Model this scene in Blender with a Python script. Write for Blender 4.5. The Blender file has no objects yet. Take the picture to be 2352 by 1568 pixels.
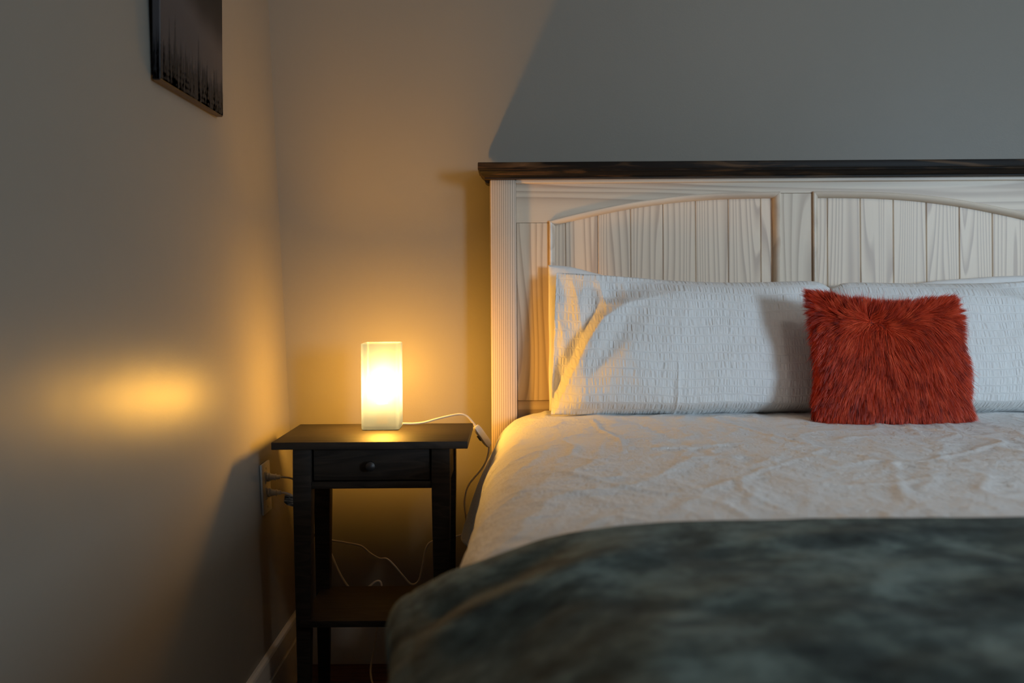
import bpy, bmesh, math, random
import numpy as np
from mathutils import Vector

random.seed(7)
RNG = np.random.default_rng(11)
SC = bpy.context.scene
COL = SC.collection

# ------------------------------------------------------------------ camera
CAM_Z = 1.06
F_PX = 2243.0
cam_d = bpy.data.cameras.new('camera')
cam = bpy.data.objects.new('camera', cam_d)
COL.objects.link(cam)
cam.location = (0, 0, CAM_Z)
cam.rotation_euler = (math.pi / 2, 0.0064, 0)
cam_d.sensor_width = 36.0
cam_d.sensor_fit = 'HORIZONTAL'
cam_d.lens = F_PX / 2352 * 36.0
cam_d.shift_y = -118 / 2352
cam_d.clip_start = 0.05
cam_d.dof.use_dof = True
cam_d.dof.focus_distance = 2.42
cam_d.dof.aperture_fstop = 2.8
SC.camera = cam

# ------------------------------------------------------------------ world, lights, exposure
world = bpy.data.worlds.new('world')
SC.world = world
world.use_nodes = True
world.node_tree.nodes['Background'].inputs[0].default_value = (0.45, 0.62, 1.0, 1)
world.node_tree.nodes['Background'].inputs[1].default_value = 0.6

WIN = dict(y=-2.2, x0=2.95, x1=3.95, z0=1.00, z1=2.10)      # the window opening in the rear wall, behind the camera to the right
ld = bpy.data.lights.new('window_daylight', 'AREA')
ld.shape = 'RECTANGLE'
ld.size = WIN['x1'] - WIN['x0']
ld.size_y = WIN['z1'] - WIN['z0']
ld.energy = 215
ld.color = (0.58, 0.79, 1.0)
lo = bpy.data.objects.new('window_daylight', ld)
lo.location = ((WIN['x0'] + WIN['x1']) / 2, WIN['y'] - 0.16, (WIN['z0'] + WIN['z1']) / 2)
lo.rotation_euler = (math.pi / 2, 0, 0)
COL.objects.link(lo)

CEIL_LAMP = (1.15, 0.75, 2.36)
CEIL_POWER = 40.0
BULB_STRENGTH = 1480.0

SC.view_settings.view_transform = 'Standard'
SC.view_settings.look = 'None'
SC.view_settings.exposure = 0.0
SC.view_settings.gamma = 1.0
SC.view_settings.use_curve_mapping = False

# ------------------------------------------------------------------ helpers
def smooth(a, b, x):
    t = np.clip((np.asarray(x, float) - a) / (b - a), 0, 1)
    return t * t * (3 - 2 * t)

def perlin(x, y, seed=0):
    r = np.random.default_rng(seed)
    perm = r.permutation(512)
    ang = r.uniform(0, 2 * np.pi, 512)
    gx, gy = np.cos(ang), np.sin(ang)
    x = np.asarray(x, float); y = np.asarray(y, float)
    xi = np.floor(x).astype(int); yi = np.floor(y).astype(int)
    xf = x - xi; yf = y - yi
    u = xf ** 3 * (xf * (xf * 6 - 15) + 10); v = yf ** 3 * (yf * (yf * 6 - 15) + 10)
    def g(ix, iy, dx, dy):
        h = perm[(perm[ix & 511] + iy) & 511]
        return gx[h] * dx + gy[h] * dy
    a = g(xi, yi, xf, yf); b = g(xi + 1, yi, xf - 1, yf)
    c = g(xi, yi + 1, xf, yf - 1); d = g(xi + 1, yi + 1, xf - 1, yf - 1)
    return (a + u * (b - a)) + v * ((c + u * (d - c)) - (a + u * (b - a)))

def fbm(x, y, seed=0, octaves=3):
    s = 0; amp = 1.0
    for k in range(octaves):
        s = s + amp * perlin(x * 2 ** k + 13.7 * k, y * 2 ** k + 5.1 * k, seed + k)
        amp *= 0.5
    return s

def tag(o, label, cat, group=None):
    o['label'] = label; o['category'] = cat
    if group: o['group'] = group
    return o

def empty(name, loc, label, cat, group=None):
    o = bpy.data.objects.new(name, None)
    o.empty_display_size = 0.05
    o.location = loc
    COL.objects.link(o)
    return tag(o, label, cat, group)

def adopt(o, parent):
    if parent is not None:
        o.parent = parent
        p = parent; off = Vector((0, 0, 0))
        while p is not None:
            off += p.location; p = p.parent
        o.location = o.location - off          # all coordinates are written in the room's metres
    return o

def mesh(name, verts, faces, mat, parent=None, smooth_shade=False, uv=None, sharp=None):
    me = bpy.data.meshes.new(name)
    me.from_pydata([tuple(map(float, v)) for v in verts], [], faces)
    me.validate()
    bm = bmesh.new(); bm.from_mesh(me)
    bmesh.ops.recalc_face_normals(bm, faces=bm.faces)
    bm.to_mesh(me); bm.free()
    me.materials.append(mat)
    if smooth_shade:
        me.shade_smooth()
        if sharp is not None:
            me.set_sharp_from_angle(angle=math.radians(sharp))
    o = bpy.data.objects.new(name, me)
    COL.objects.link(o)
    return adopt(o, parent)

def from_bm(name, bm, mat, parent=None, smooth_shade=True, sharp=35):
    bmesh.ops.recalc_face_normals(bm, faces=bm.faces)
    me = bpy.data.meshes.new(name)
    bm.to_mesh(me); bm.free()
    me.materials.append(mat)
    if smooth_shade:
        me.shade_smooth(); me.set_sharp_from_angle(angle=math.radians(sharp))
    o = bpy.data.objects.new(name, me)
    COL.objects.link(o)
    return adopt(o, parent)

def box_bm(x0, x1, y0, y1, z0, z1, bevel=0.0, seg=2):
    bm = bmesh.new()
    bmesh.ops.create_cube(bm, size=1)
    for v in bm.verts:
        v.co = Vector((x0 + (v.co.x + .5) * (x1 - x0), y0 + (v.co.y + .5) * (y1 - y0), z0 + (v.co.z + .5) * (z1 - z0)))
    if bevel:
        bmesh.ops.bevel(bm, geom=bm.edges[:], offset=bevel, segments=seg, affect='EDGES', profile=0.5)
    return bm

def box(name, x0, x1, y0, y1, z0, z1, mat, parent=None, bevel=0.0, seg=2):
    return from_bm(name, box_bm(x0, x1, y0, y1, z0, z1, bevel, seg), mat, parent)

def hexa(name, bottom, top, mat, parent=None, bevel=0.0):
    bm = bmesh.new()
    b = [bm.verts.new(p) for p in bottom]; t = [bm.verts.new(p) for p in top]
    n = len(b)
    bm.faces.new(b[::-1]); bm.faces.new(t)
    for i in range(n):
        bm.faces.new((b[i], b[(i + 1) % n], t[(i + 1) % n], t[i]))
    if bevel:
        bmesh.ops.bevel(bm, geom=bm.edges[:], offset=bevel, segments=2, affect='EDGES', profile=0.5)
    return from_bm(name, bm, mat, parent)

def spline(pts, n):
    """Catmull-Rom through the points"""
    P = np.array(pts, float)
    P = np.vstack([2 * P[0] - P[1], P, 2 * P[-1] - P[-2]])
    out = []
    for i in range(1, len(P) - 2):
        p0, p1, p2, p3 = P[i - 1], P[i], P[i + 1], P[i + 2]
        for t in np.linspace(0, 1, n, endpoint=False):
            out.append(0.5 * (2 * p1 + (p2 - p0) * t + (2 * p0 - 5 * p1 + 4 * p2 - p3) * t * t + (3 * p1 - p0 - 3 * p2 + p3) * t ** 3))
    out.append(P[-2])
    return np.array(out)

def tube(name, pts, r, mat, parent=None, n=8, sub=8, squash=1.0):
    P = spline(pts, sub)
    verts, faces = [], []
    T = np.gradient(P, axis=0); T /= np.linalg.norm(T, axis=1)[:, None] + 1e-12
    nrm = np.cross(T[0], [0, 1, 0.3]); nrm /= np.linalg.norm(nrm)
    for i, (p, t) in enumerate(zip(P, T)):
        nrm = nrm - t * np.dot(nrm, t); nrm /= np.linalg.norm(nrm)
        b = np.cross(t, nrm)
        rr = r[min(i, len(r) - 1)] if hasattr(r, '__len__') else r
        for k in range(n):
            a = 2 * math.pi * k / n
            verts.append(p + rr * (math.cos(a) * nrm + squash * math.sin(a) * b))
    for i in range(len(P) - 1):
        for k in range(n):
            faces.append((i * n + k, i * n + (k + 1) % n, (i + 1) * n + (k + 1) % n, (i + 1) * n + k))
    faces.append(tuple(range(n))[::-1]); faces.append(tuple(range((len(P) - 1) * n, len(P) * n)))
    return mesh(name, verts, faces, mat, parent, True, sharp=60)

def lathe_bm(profile, origin, axis='z', n=24):
    """profile: (radius, along); axis direction z or -y or x"""
    bm = bmesh.new(); rings = []
    for r, h in profile:
        ring = []
        for k in range(n):
            a = 2 * math.pi * k / n
            c, s = r * math.cos(a), r * math.sin(a)
            p = {'z': (c, s, h), '-y': (c, -h, s), 'x': (h, c, s)}[axis]
            ring.append(bm.verts.new(Vector(p) + Vector(origin)))
        rings.append(ring)
    for a, b in zip(rings, rings[1:]):
        for k in range(n):
            bm.faces.new((a[k], a[(k + 1) % n], b[(k + 1) % n], b[k]))
    bm.faces.new(rings[0][::-1]); bm.faces.new(rings[-1])
    return bm

def grid_mesh(name, P, mat, parent=None, uv=None, solidify=0.0):
    """P: (n,m,3) array of points"""
    n, m, _ = P.shape
    idx = np.arange(n * m).reshape(n, m)
    q = np.stack([idx[:-1, :-1], idx[1:, :-1], idx[1:, 1:], idx[:-1, 1:]], -1).reshape(-1, 4)
    return quads(name, P.reshape(-1, 3), q, mat, parent, None if uv is None else uv.reshape(-1, 2), solidify)

def quads(name, V, Q, mat, parent=None, uv=None, solidify=0.0):
    me = bpy.data.meshes.new(name)
    me.vertices.add(len(V)); me.vertices.foreach_set('co', np.asarray(V, np.float32).ravel())
    me.loops.add(Q.size); me.loops.foreach_set('vertex_index', Q.ravel().astype(np.int32))
    me.polygons.add(len(Q)); me.polygons.foreach_set('loop_start', np.arange(0, Q.size, 4, dtype=np.int32))
    me.update(calc_edges=True); me.validate()
    if uv is not None:
        l = me.uv_layers.new(name='cloth')
        l.data.foreach_set('uv', np.asarray(uv, np.float32)[Q.ravel()].ravel())
    me.shade_smooth()
    me.materials.append(mat)
    o = bpy.data.objects.new(name, me)
    COL.objects.link(o)
    if solidify:
        md = o.modifiers.new('thickness', 'SOLIDIFY'); md.thickness = solidify; md.offset = -1
    return adopt(o, parent)

# ------------------------------------------------------------------ materials
class Nodes:
    def __init__(self, name):
        self.m = bpy.data.materials.new(name); self.m.use_nodes = True
        self.t = self.m.node_tree
        self.b = self.t.nodes['Principled BSDF']
        self.out = self.t.nodes['Material Output']
    def new(self, kind, **kw):
        n = self.t.nodes.new(kind)
        for k, v in kw.items(): setattr(n, k, v)
        return n
    def link(self, a, b): self.t.links.new(a, b)
    def coords(self, kind='Object', scale=(1, 1, 1), rand=0.0):
        tc = self.new('ShaderNodeTexCoord'); mp = self.new('ShaderNodeMapping')
        mp.inputs['Scale'].default_value = scale
        src = tc.outputs[kind]
        if rand:
            oi = self.new('ShaderNodeObjectInfo'); mul = self.new('ShaderNodeVectorMath', operation='SCALE')
            mul.inputs[0].default_value = (rand, rand * .7, rand * 1.3)
            self.link(oi.outputs['Random'], mul.inputs['Scale'])
            add = self.new('ShaderNodeVectorMath', operation='ADD')
            self.link(src, add.inputs[0]); self.link(mul.outputs[0], add.inputs[1]); src = add.outputs[0]
        self.link(src, mp.inputs['Vector'])
        return mp.outputs[0]
    def noise(self, vec, scale=5, detail=3, rough=.5, dist=0):
        n = self.new('ShaderNodeTexNoise')
        n.inputs['Scale'].default_value = scale; n.inputs['Detail'].default_value = detail
        n.inputs['Roughness'].default_value = rough; n.inputs['Distortion'].default_value = dist
        if vec is not None: self.link(vec, n.inputs['Vector'])
        return n.outputs['Fac']
    def math(self, op, a, b=None):
        n = self.new('ShaderNodeMath', operation=op)
        for i, v in enumerate((a, b)):
            if v is None: continue
            if isinstance(v, (int, float)): n.inputs[i].default_value = v
            else: self.link(v, n.inputs[i])
        return n.outputs[0]
    def ramp(self, fac, stops):
        n = self.new('ShaderNodeValToRGB')
        e = n.color_ramp.elements
        while len(e) < len(stops): e.new(0.5)
        for el, (p, c) in zip(e, stops):
            el.position = p; el.color = (*c, 1) if len(c) == 3 else c
        self.link(fac, n.inputs[0])
        return n.outputs[0]
    def mixc(self, fac, a, b):
        n = self.new('ShaderNodeMix', data_type='RGBA')
        for sock, v in ((n.inputs[0], fac), (n.inputs[6], a), (n.inputs[7], b)):
            if isinstance(v, (int, float)): sock.default_value = v
            elif isinstance(v, tuple): sock.default_value = (*v, 1)
            else: self.link(v, sock)
        return n.outputs[2]
    def bump(self, h, strength=.3, dist=.001, normal=None):
        n = self.new('ShaderNodeBump')
        n.inputs['Strength'].default_value = strength; n.inputs['Distance'].default_value = dist
        self.link(h, n.inputs['Height'])
        if normal is not None: self.link(normal, n.inputs['Normal'])
        return n.outputs[0]
    def set(self, col=None, rough=None, normal=None, spec=None, **kw):
        B = self.b.inputs
        if col is not None:
            if isinstance(col, tuple): B['Base Color'].default_value = (*col, 1)
            else: self.link(col, B['Base Color'])
        if rough is not None:
            if isinstance(rough, (int, float)): B['Roughness'].default_value = rough
            else: self.link(rough, B['Roughness'])
        if spec is not None: B['Specular IOR Level'].default_value = spec
        if normal is not None: self.link(normal, B['Normal'])
        for k, v in kw.items(): B[k.replace('_', ' ')].default_value = v
        return self.m

def plain(name, col, rough=.5, **kw):
    N = Nodes(name)
    f = N.noise(N.coords(), 60, 3)
    c = N.mixc(f, tuple(v * .94 for v in col), tuple(min(1, v * 1.05) for v in col))
    return N.set(c, rough, N.bump(N.noise(N.coords(), 400, 2), .08, .0005), **kw)

def paint(name, col, rough, bump=.35):
    N = Nodes(name)
    v = N.coords()
    f = N.noise(v, 2.2, 4)
    c = N.mixc(f, tuple(k * .97 for k in col), tuple(k * 1.03 for k in col))
    h = N.noise(v, 260, 3, .6)
    h2 = N.noise(v, 5, 2)
    n = N.bump(h2, .15, .01, N.bump(h, bump, .0006))
    return N.set(c, rough, n, .075)

def pine(name, axis, freq, rings, light, mid, dark, stretch=.10, rough=.42, lines=0):
    """contour lines of a stretched noise: the arching grain of sawn pine"""
    N = Nodes(name)
    sc = {'z': (1, 1, stretch), 'x': (stretch, 1, 1), 'y': (1, stretch, 1)}[axis]
    v = N.coords('Object', sc, rand=7.3)
    f = N.noise(v, freq, 1.5, .45, .25)
    g = N.math('MULTIPLY', f, rings)
    if lines:                                             # straight-sawn boards: near parallel growth lines that drift
        sp = N.new('ShaderNodeSeparateXYZ'); N.link(N.coords('Object', (1, 1, 1), rand=5.0), sp.inputs[0])
        g = N.math('ADD', g, N.math('MULTIPLY', sp.outputs['Z' if axis == 'x' else 'X'], lines))
    saw = N.math('FRACT', g)
    c = N.ramp(saw, [(0.0, light), (.35, light), (.62, mid), (.82, dark), (.90, dark), (1.0, light)])
    tone = N.noise(N.coords('Object', (1, 1, 1), rand=3.1), 3.0, 2)
    c = N.mixc(N.math('MULTIPLY', tone, .22), c, light)
    fine_sc = {'z': (420, 420, 9), 'x': (9, 420, 420), 'y': (420, 9, 420)}[axis]
    fine = N.noise(N.coords('Object', fine_sc, rand=2.0), 1, 3, .6)
    c = N.mixc(N.math('MULTIPLY', N.math('SUBTRACT', fine, .45), .35), c, dark)
    return N.set(c, rough, N.bump(fine, .10, .0008), .4)

LT, MD, DK = (.74, .59, .44), (.65, .50, .365), (.47, .34, .24)
M = {}
M['wall'] = paint('greige_wall_paint', (.215, .193, .160), .35)
M['ceiling'] = paint('ceiling_paint', (.55, .53, .5), .8)
M['trim'] = paint('white_trim_paint', (.58, .55, .50), .38, .1)
M['plank'] = pine('whitewashed_pine_plank', 'z', 11, 15, LT, MD, (.50, .37, .275), .05, .42, 72)
M['rail'] = pine('whitewashed_pine_rail', 'x', 11, 8, (.66, .53, .395), (.56, .43, .315), (.46, .34, .245), .05, .42, 30)
M['stile'] = pine('whitewashed_pine_stile', 'z', 9, 10, (.68, .55, .41), (.59, .46, .335), (.47, .35, .25), .13, .42, 30)
M['post'] = pine('whitewashed_pine_post', 'z', 10, 5, (.66, .53, .40), (.58, .45, .335), (.23, .16, .115), .03, .42, 165)
M['moulding'] = pine('whitewashed_pine_moulding', 'x', 10, 4, (.74, .61, .475), (.69, .56, .43), (.60, .475, .365), .06, .35)

def dark_stain():
    N = Nodes('espresso_stained_pine')
    v = N.coords('Object', (.8, 5, 7), rand=4.0)
    f = N.noise(v, 5.0, 4, .55, 1.2)
    c = N.ramp(f, [(.0, (.008, .0062, .005)), (.52, (.011, .008, .006)), (.64, (.055, .03, .014)), (.80, (.12, .065, .03))])
    fine = N.noise(N.coords('Object', (20, 300, 300)), 1, 3)
    return N.set(c, .5, N.bump(fine, .2, .0006), .12)
M['cap'] = dark_stain()

def black_brown():
    N = Nodes('black_brown_stained_wood')
    v = N.coords('Object', (.12, 1, 1), rand=5.0)
    f = N.noise(v, 22, 2, .5, .4)
    saw = N.math('FRACT', N.math('MULTIPLY', f, 9))
    c = N.ramp(saw, [(0, (.030, .023, .017)), (.7, (.017, .0135, .011)), (1, (.026, .020, .016))])
    fine = N.noise(N.coords('Object', (30, 500, 500)), 1, 3)
    h = N.math('ADD', N.math('MULTIPLY', saw, .4), fine)
    return N.set(c, .58, N.bump(h, .34, .0009), .15)
M['black'] = black_brown()

def seersucker():
    N = Nodes('white_seersucker_cotton')
    tc = N.new('ShaderNodeTexCoord'); sep = N.new('ShaderNodeSeparateXYZ')
    N.link(tc.outputs['UV'], sep.inputs[0])
    wob = N.noise(N.coords('UV', (9, 9, 1)), 1, 2)
    band = N.math('FRACT', N.math('ADD', N.math('MULTIPLY', sep.outputs['Y'], 1 / .0225), N.math('MULTIPLY', wob, .5)))
    mask = N.ramp(band, [(.0, (0, 0, 0)), (.12, (0, 0, 0)), (.26, (1, 1, 1)), (.86, (1, 1, 1)), (1.0, (0, 0, 0))])
    lines = N.ramp(band, [(.0, (0, 0, 0)), (.015, (1, 1, 1)), (.04, (0, 0, 0)), (.105, (1, 1, 1))])
    vt = N.coords('UV', (170, 26, 1))
    puck = N.noise(vt, 1, 1.2, .4, .3)
    h = N.math('MULTIPLY', N.math('SUBTRACT', puck, .5), mask)
    weave = N.noise(N.coords('UV', (900, 900, 1)), 1, 2)
    big = N.noise(N.coords('UV', (14, 9, 1)), 1, 3, .5, .6)
    n1 = N.bump(big, .4, .010)
    n2 = N.bump(h, .82, .0058, n1)
    n3 = N.bump(lines, .6, .0008, n2)
    n4 = N.bump(weave, .12, .0004, n3)
    c = N.mixc(N.noise(N.coords('UV', (3, 3, 1)), 1, 2), (.74, .73, .70), (.80, .79, .77))
    return N.set(c, .85, n4, .25, Sheen_Weight=.15)
M['seersucker'] = seersucker()

def cotton(name, a, b, bumpy=.35):
    N = Nodes(name)
    v = N.coords()
    weave = N.noise(v, 900, 2)
    wr = N.noise(v, 22, 3, .6, 1.4)
    n = N.bump(weave, .12, .0004, N.bump(wr, bumpy, .006))
    return N.set(N.mixc(N.noise(v, 4, 3), a, b), .85, n, .2, Sheen_Weight=.15)
M['cotton'] = cotton('plain_white_cotton', (.76, .73, .70), (.82, .80, .77))

def coverlet():
    N = Nodes('white_crinkled_coverlet')
    tc = N.new('ShaderNodeTexCoord'); sep = N.new('ShaderNodeSeparateXYZ')
    N.link(tc.outputs['UV'], sep.inputs[0])
    v = N.coords('UV', (1, 1, 1))
    wob = N.noise(v, 6, 2)
    band = N.math('PINGPONG', N.math('ADD', N.math('MULTIPLY', sep.outputs['Y'], 1 / .012), N.math('MULTIPLY', wob, 3.0)), 1.0)
    puck = N.noise(N.coords('UV', (120, 55, 1)), 1, 2, .5, .5)
    h = N.math('ADD', N.math('MULTIPLY', puck, 1.0), N.math('MULTIPLY', band, .22))
    wr = N.noise(v, 16, 4, .62, 1.6)
    weave = N.noise(v, 800, 2)
    n = N.bump(weave, .12, .0004, N.bump(h, .65, .0030, N.bump(wr, .28, .009)))
    c = N.mixc(N.noise(v, 3, 3), (.76, .75, .73), (.82, .815, .80))
    return N.set(c, .85, n, .25, Sheen_Weight=.15)
M['coverlet'] = coverlet()

def fleece():
    N = Nodes('dark_green_fleece')
    v = N.coords()
    nap = N.noise(N.coords('Object', (1, 1.2, 1)), 7, 5, .6, .5)
    nap2 = N.noise(v, 34, 4, .6)
    f = N.math('ADD', N.math('MULTIPLY', nap, .75), N.math('MULTIPLY', nap2, .35))
    c = N.ramp(f, [(.40, (.014, .022, .020)), (.54, (.056, .078, .071)), (.68, (.155, .205, .186))])
    pile = N.noise(v, 700, 3)
    n = N.bump(pile, .5, .0015, N.bump(nap, .4, .006))
    return N.set(c, .95, n, .15, Sheen_Weight=.06, Sheen_Roughness=.5)
M['fleece'] = fleece()

def fur_mat():
    N = Nodes('rust_red_fur')
    at = N.new('ShaderNodeAttribute'); at.attribute_name = 'strand'
    c = N.ramp(at.outputs['Fac'], [(0, (.26, .014, .004)), (.5, (.62, .046, .011)), (1, (.76, .095, .032))])
    return N.set(c, .42, None, .4)
M['fur'] = fur_mat()
M['fur_base'] = plain('rust_red_backing', (.16, .014, .006), .9)

def glass_shade():
    """frosted glass: half of the light goes straight through, a little of the rest is scattered"""
    N = Nodes('frosted_opal_glass')
    N.t.nodes.remove(N.b)
    tr = N.new('ShaderNodeBsdfTranslucent'); tr.inputs['Color'].default_value = (.0098, .0150, .046, 1)
    df = N.new('ShaderNodeBsdfDiffuse'); df.inputs['Color'].default_value = (.0098, .0150, .046, 1)
    tp = N.new('ShaderNodeBsdfTransparent')
    gl = N.new('ShaderNodeBsdfGlossy'); gl.inputs['Roughness'].default_value = .35
    f = N.noise(N.coords(), 120, 2)
    ad = N.new('ShaderNodeAddShader'); N.link(tr.outputs[0], ad.inputs[0]); N.link(df.outputs[0], ad.inputs[1])
    m1 = N.new('ShaderNodeMixShader'); N.link(N.math('ADD', N.math('MULTIPLY', f, .004), .165), m1.inputs[0])
    N.link(ad.outputs[0], m1.inputs[1]); N.link(tp.outputs[0], m1.inputs[2])
    m2 = N.new('ShaderNodeMixShader'); m2.inputs[0].default_value = .03
    N.link(m1.outputs[0], m2.inputs[1]); N.link(gl.outputs[0], m2.inputs[2])
    N.link(m2.outputs[0], N.out.inputs['Surface'])
    return N.m
M['opal'] = glass_shade()

def emitter(name, col, strength):
    N = Nodes(name)
    N.t.nodes.remove(N.b)
    e = N.new('ShaderNodeEmission'); e.inputs[0].default_value = (*col, 1); e.inputs[1].default_value = strength
    N.link(e.outputs[0], N.out.inputs['Surface'])
    return N.m
M['bulb'] = emitter('warm_glowing_bulb', (1.0, .475, .055), BULB_STRENGTH)
M['ceiling_glow'] = emitter('lit_ceiling_globe', (1.0, .94, .87), CEIL_POWER)

def clear_glass():
    N = Nodes('window_glass')
    N.t.nodes.remove(N.b)
    a = N.new('ShaderNodeBsdfTransparent'); g = N.new('ShaderNodeBsdfGlossy'); g.inputs['Roughness'].default_value = .02
    m = N.new('ShaderNodeMixShader'); N.link(N.math('MULTIPLY', N.noise(N.coords(), 1.5, 1), .08), m.inputs[0])
    N.link(a.outputs[0], m.inputs[1]); N.link(g.outputs[0], m.inputs[2]); N.link(m.outputs[0], N.out.inputs['Surface'])
    return N.m
M['glass'] = clear_glass()
M['cord'] = plain('ivory_cord_plastic', (.60, .52, .40), .4)
M['switch'] = plain('ivory_switch_plastic', (.58, .52, .43), .35)
M['switch_dark'] = plain('dark_rocker_plastic', (.04, .035, .03), .4)
M['socket'] = plain('brown_socket_plastic', (.10, .08, .06), .5)
M['outlet'] = plain('white_outlet_plastic', (.60, .57, .52), .35)
M['slot'] = plain('dark_slot', (.02, .018, .016), .6)
M['metal'] = plain('screw_metal', (.5, .48, .45), .3, Metallic=1.0)
M['knob'] = plain('black_knob_wood', (.014, .013, .013), .45)
M['floor'] = pine('red_brown_floor_board', 'x', 14, 7, (.085, .035, .022), (.065, .026, .016), (.04, .016, .010), .08, .35)
M['dark_edge'] = plain('dark_gap_strip', (.01, .008, .007), .8)
M['mattress'] = plain('mattress_ticking', (.6, .58, .55), .9)
M['stretcher'] = pine('dark_wood_stretcher', 'y', 20, 6, (.040, .022, .010), (.028, .015, .007), (.016, .009, .004), .1)

def tag_material():
    N = Nodes('printed_black_tag')
    v = N.coords('Object', (60, 60, 800))
    f = N.noise(v, 1, 2, .5)
    return N.set(N.ramp(f, [(.50, (.015, .014, .013)), (.56, (.30, .27, .22))]), .6)
M['tag'] = tag_material()

def misty_print():
    N = Nodes('misty_forest_print')
    tc = N.new('ShaderNodeTexCoord'); sep = N.new('ShaderNodeSeparateXYZ'); N.link(tc.outputs['Object'], sep.inputs[0])
    h = N.math('ADD', sep.outputs['Z'], N.math('MULTIPLY', N.math('SUBTRACT', N.noise(N.coords('Object', (3, 3, 2)), 2, 3), .5), .07))
    h = N.math('SUBTRACT', h, N.math('MULTIPLY', N.math('SUBTRACT', sep.outputs['Y'], 2.0), -.20))
    f = N.math('DIVIDE', N.math('SUBTRACT', h, 1.45), .35)
    c = N.ramp(f, [(.0, (.022, .020, .022)), (.25, (.042, .037, .039)), (.50, (.052, .046, .047)), (.66, (.012, .010, .011)), (.8, (.003, .003, .004))])
    return N.set(c, .5, N.bump(N.noise(N.coords(), 900, 2), .2, .0004), .4)
M['print'] = misty_print()
def tree_ink():
    N = Nodes('dark_tree_ink')
    f = N.noise(N.coords('Object', (60, 260, 60)), 1.6, 3)
    return N.set(N.ramp(f, [(.55, (.004, .004, .005)), (.70, (.010, .011, .014)), (.80, (.05, .055, .065))]), .5)
M['tree_ink'] = tree_ink()
M['tree_far'] = plain('hazy_tree_ink', (.013, .0115, .013), .5)

# ------------------------------------------------------------------ the room
BACK = 2.79
FLOOR_X0, LEAN = -0.607, -0.0445           # the left wall leans a little outwards
def wall_x(z): return FLOOR_X0 + LEAN * z
REAR, RIGHT, CEIL = WIN['y'], 4.25, 2.55

def struct(o, cat=None):
    o['kind'] = 'structure'; return o

fl = struct(box('floor', -0.9, RIGHT + .1, REAR - .1, BACK + .1, -.06, -.012, M['dark_edge']))
y = BACK - .004; k = 0
while y > REAR:
    y2 = max(REAR, y - .127)
    # boards of random length, staggered
    xs = [-.66] ; x = -.66 + random.uniform(.5, 1.4)
    while x < RIGHT - .4:
        xs.append(x); x += random.uniform(1.1, 1.9)
    xs.append(RIGHT)
    for a, b in zip(xs, xs[1:]):
        box('floor_board', a + .0008, b - .0008, y2 + .0008, y - .0008, -.012, 0.0, M['floor'], fl, .0012, 1)
    y = y2

def slab(name, pts, thick, mat):
    """a wall: quad of four points with thickness vector"""
    t = Vector(thick)
    a = [Vector(p) for p in pts]; b = [p + t for p in a]
    return struct(mesh(name, a + b, [(0, 1, 2, 3), (7, 6, 5, 4), (0, 4, 5, 1), (1, 5, 6, 2), (2, 6, 7, 3), (3, 7, 4, 0)], mat))

slab('wall_back', [(wall_x(CEIL) - .05, BACK, -.06), (RIGHT + .1, BACK, -.06), (RIGHT + .1, BACK, CEIL), (wall_x(CEIL) - .05, BACK, CEIL)], (0, .1, 0), M['wall'])
slab('wall_left', [(wall_x(-.06), REAR, -.06), (wall_x(-.06), BACK, -.06), (wall_x(CEIL), BACK, CEIL), (wall_x(CEIL), REAR, CEIL)], (-.1, 0, 0), M['wall'])
slab('ceiling', [(-.95, REAR - .1, CEIL), (RIGHT + .1, REAR - .1, CEIL), (RIGHT + .1, BACK + .1, CEIL), (-.95, BACK + .1, CEIL)], (0, 0, .08), M['ceiling'])
slab('wall_right', [(RIGHT, REAR, -.06), (RIGHT, BACK, -.06), (RIGHT, BACK, CEIL), (RIGHT, REAR, CEIL)], (.1, 0, 0), M['wall'])
# rear wall with the window opening
bm = bmesh.new()
for (x0, x1, z0, z1) in ((-.85, WIN['x0'], -.06, CEIL), (WIN['x1'], RIGHT + .1, -.06, CEIL), (WIN['x0'], WIN['x1'], -.06, WIN['z0']), (WIN['x0'], WIN['x1'], WIN['z1'], CEIL)):
    tmp = box_bm(x0, x1, REAR - .12, REAR, z0, z1)
    me = bpy.data.meshes.new('t'); tmp.to_mesh(me); tmp.free(); bm.from_mesh(me); bpy.data.meshes.remove(me)
struct(from_bm('wall_rear', bm, M['wall'], None, False))
win = struct(box('window_1', WIN['x0'], WIN['x1'], REAR - .061, REAR - .055, WIN['z0'], WIN['z1'], M['glass']))
for (x0, x1, z0, z1) in ((WIN['x0'] - .05, WIN['x0'] + .03, WIN['z0'] - .05, WIN['z1'] + .05), (WIN['x1'] - .03, WIN['x1'] + .05, WIN['z0'] - .05, WIN['z1'] + .05),
                         (WIN['x0'] + .03, WIN['x1'] - .03, WIN['z1'] - .03, WIN['z1'] + .05), (WIN['x0'] + .03, WIN['x1'] - .03, WIN['z0'] - .05, WIN['z0'] + .03)):
    box('window_frame', x0, x1, REAR - .05, REAR + .012, z0, z1, M['trim'], win, .003)

# baseboards: profile (distance from wall, height)
BP = [(0, 0), (.016, 0), (.016, .104), (.0135, .107), (.0115, .1085), (.0115, .112), (.0145, .114), (.0135, .155), (.0115, .161), (.007, .165), (0, .165)]
def extrude_profile(name, a, b):
    n = len(a)
    return struct(mesh(name, a + b, [tuple(range(n)), tuple(range(2 * n - 1, n - 1, -1))] + [(i, (i + 1) % n, n + (i + 1) % n, n + i) for i in range(n)], M['trim'], None))
extrude_profile('baseboard_left', [(wall_x(z) + d, REAR, z + .001) for d, z in BP], [(wall_x(z) + d, BACK, z + .001) for d, z in BP])
extrude_profile('baseboard_back', [(wall_x(z) + .014, BACK - d, z + .001) for d, z in BP], [(RIGHT, BACK - d, z + .001) for d, z in BP])

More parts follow.
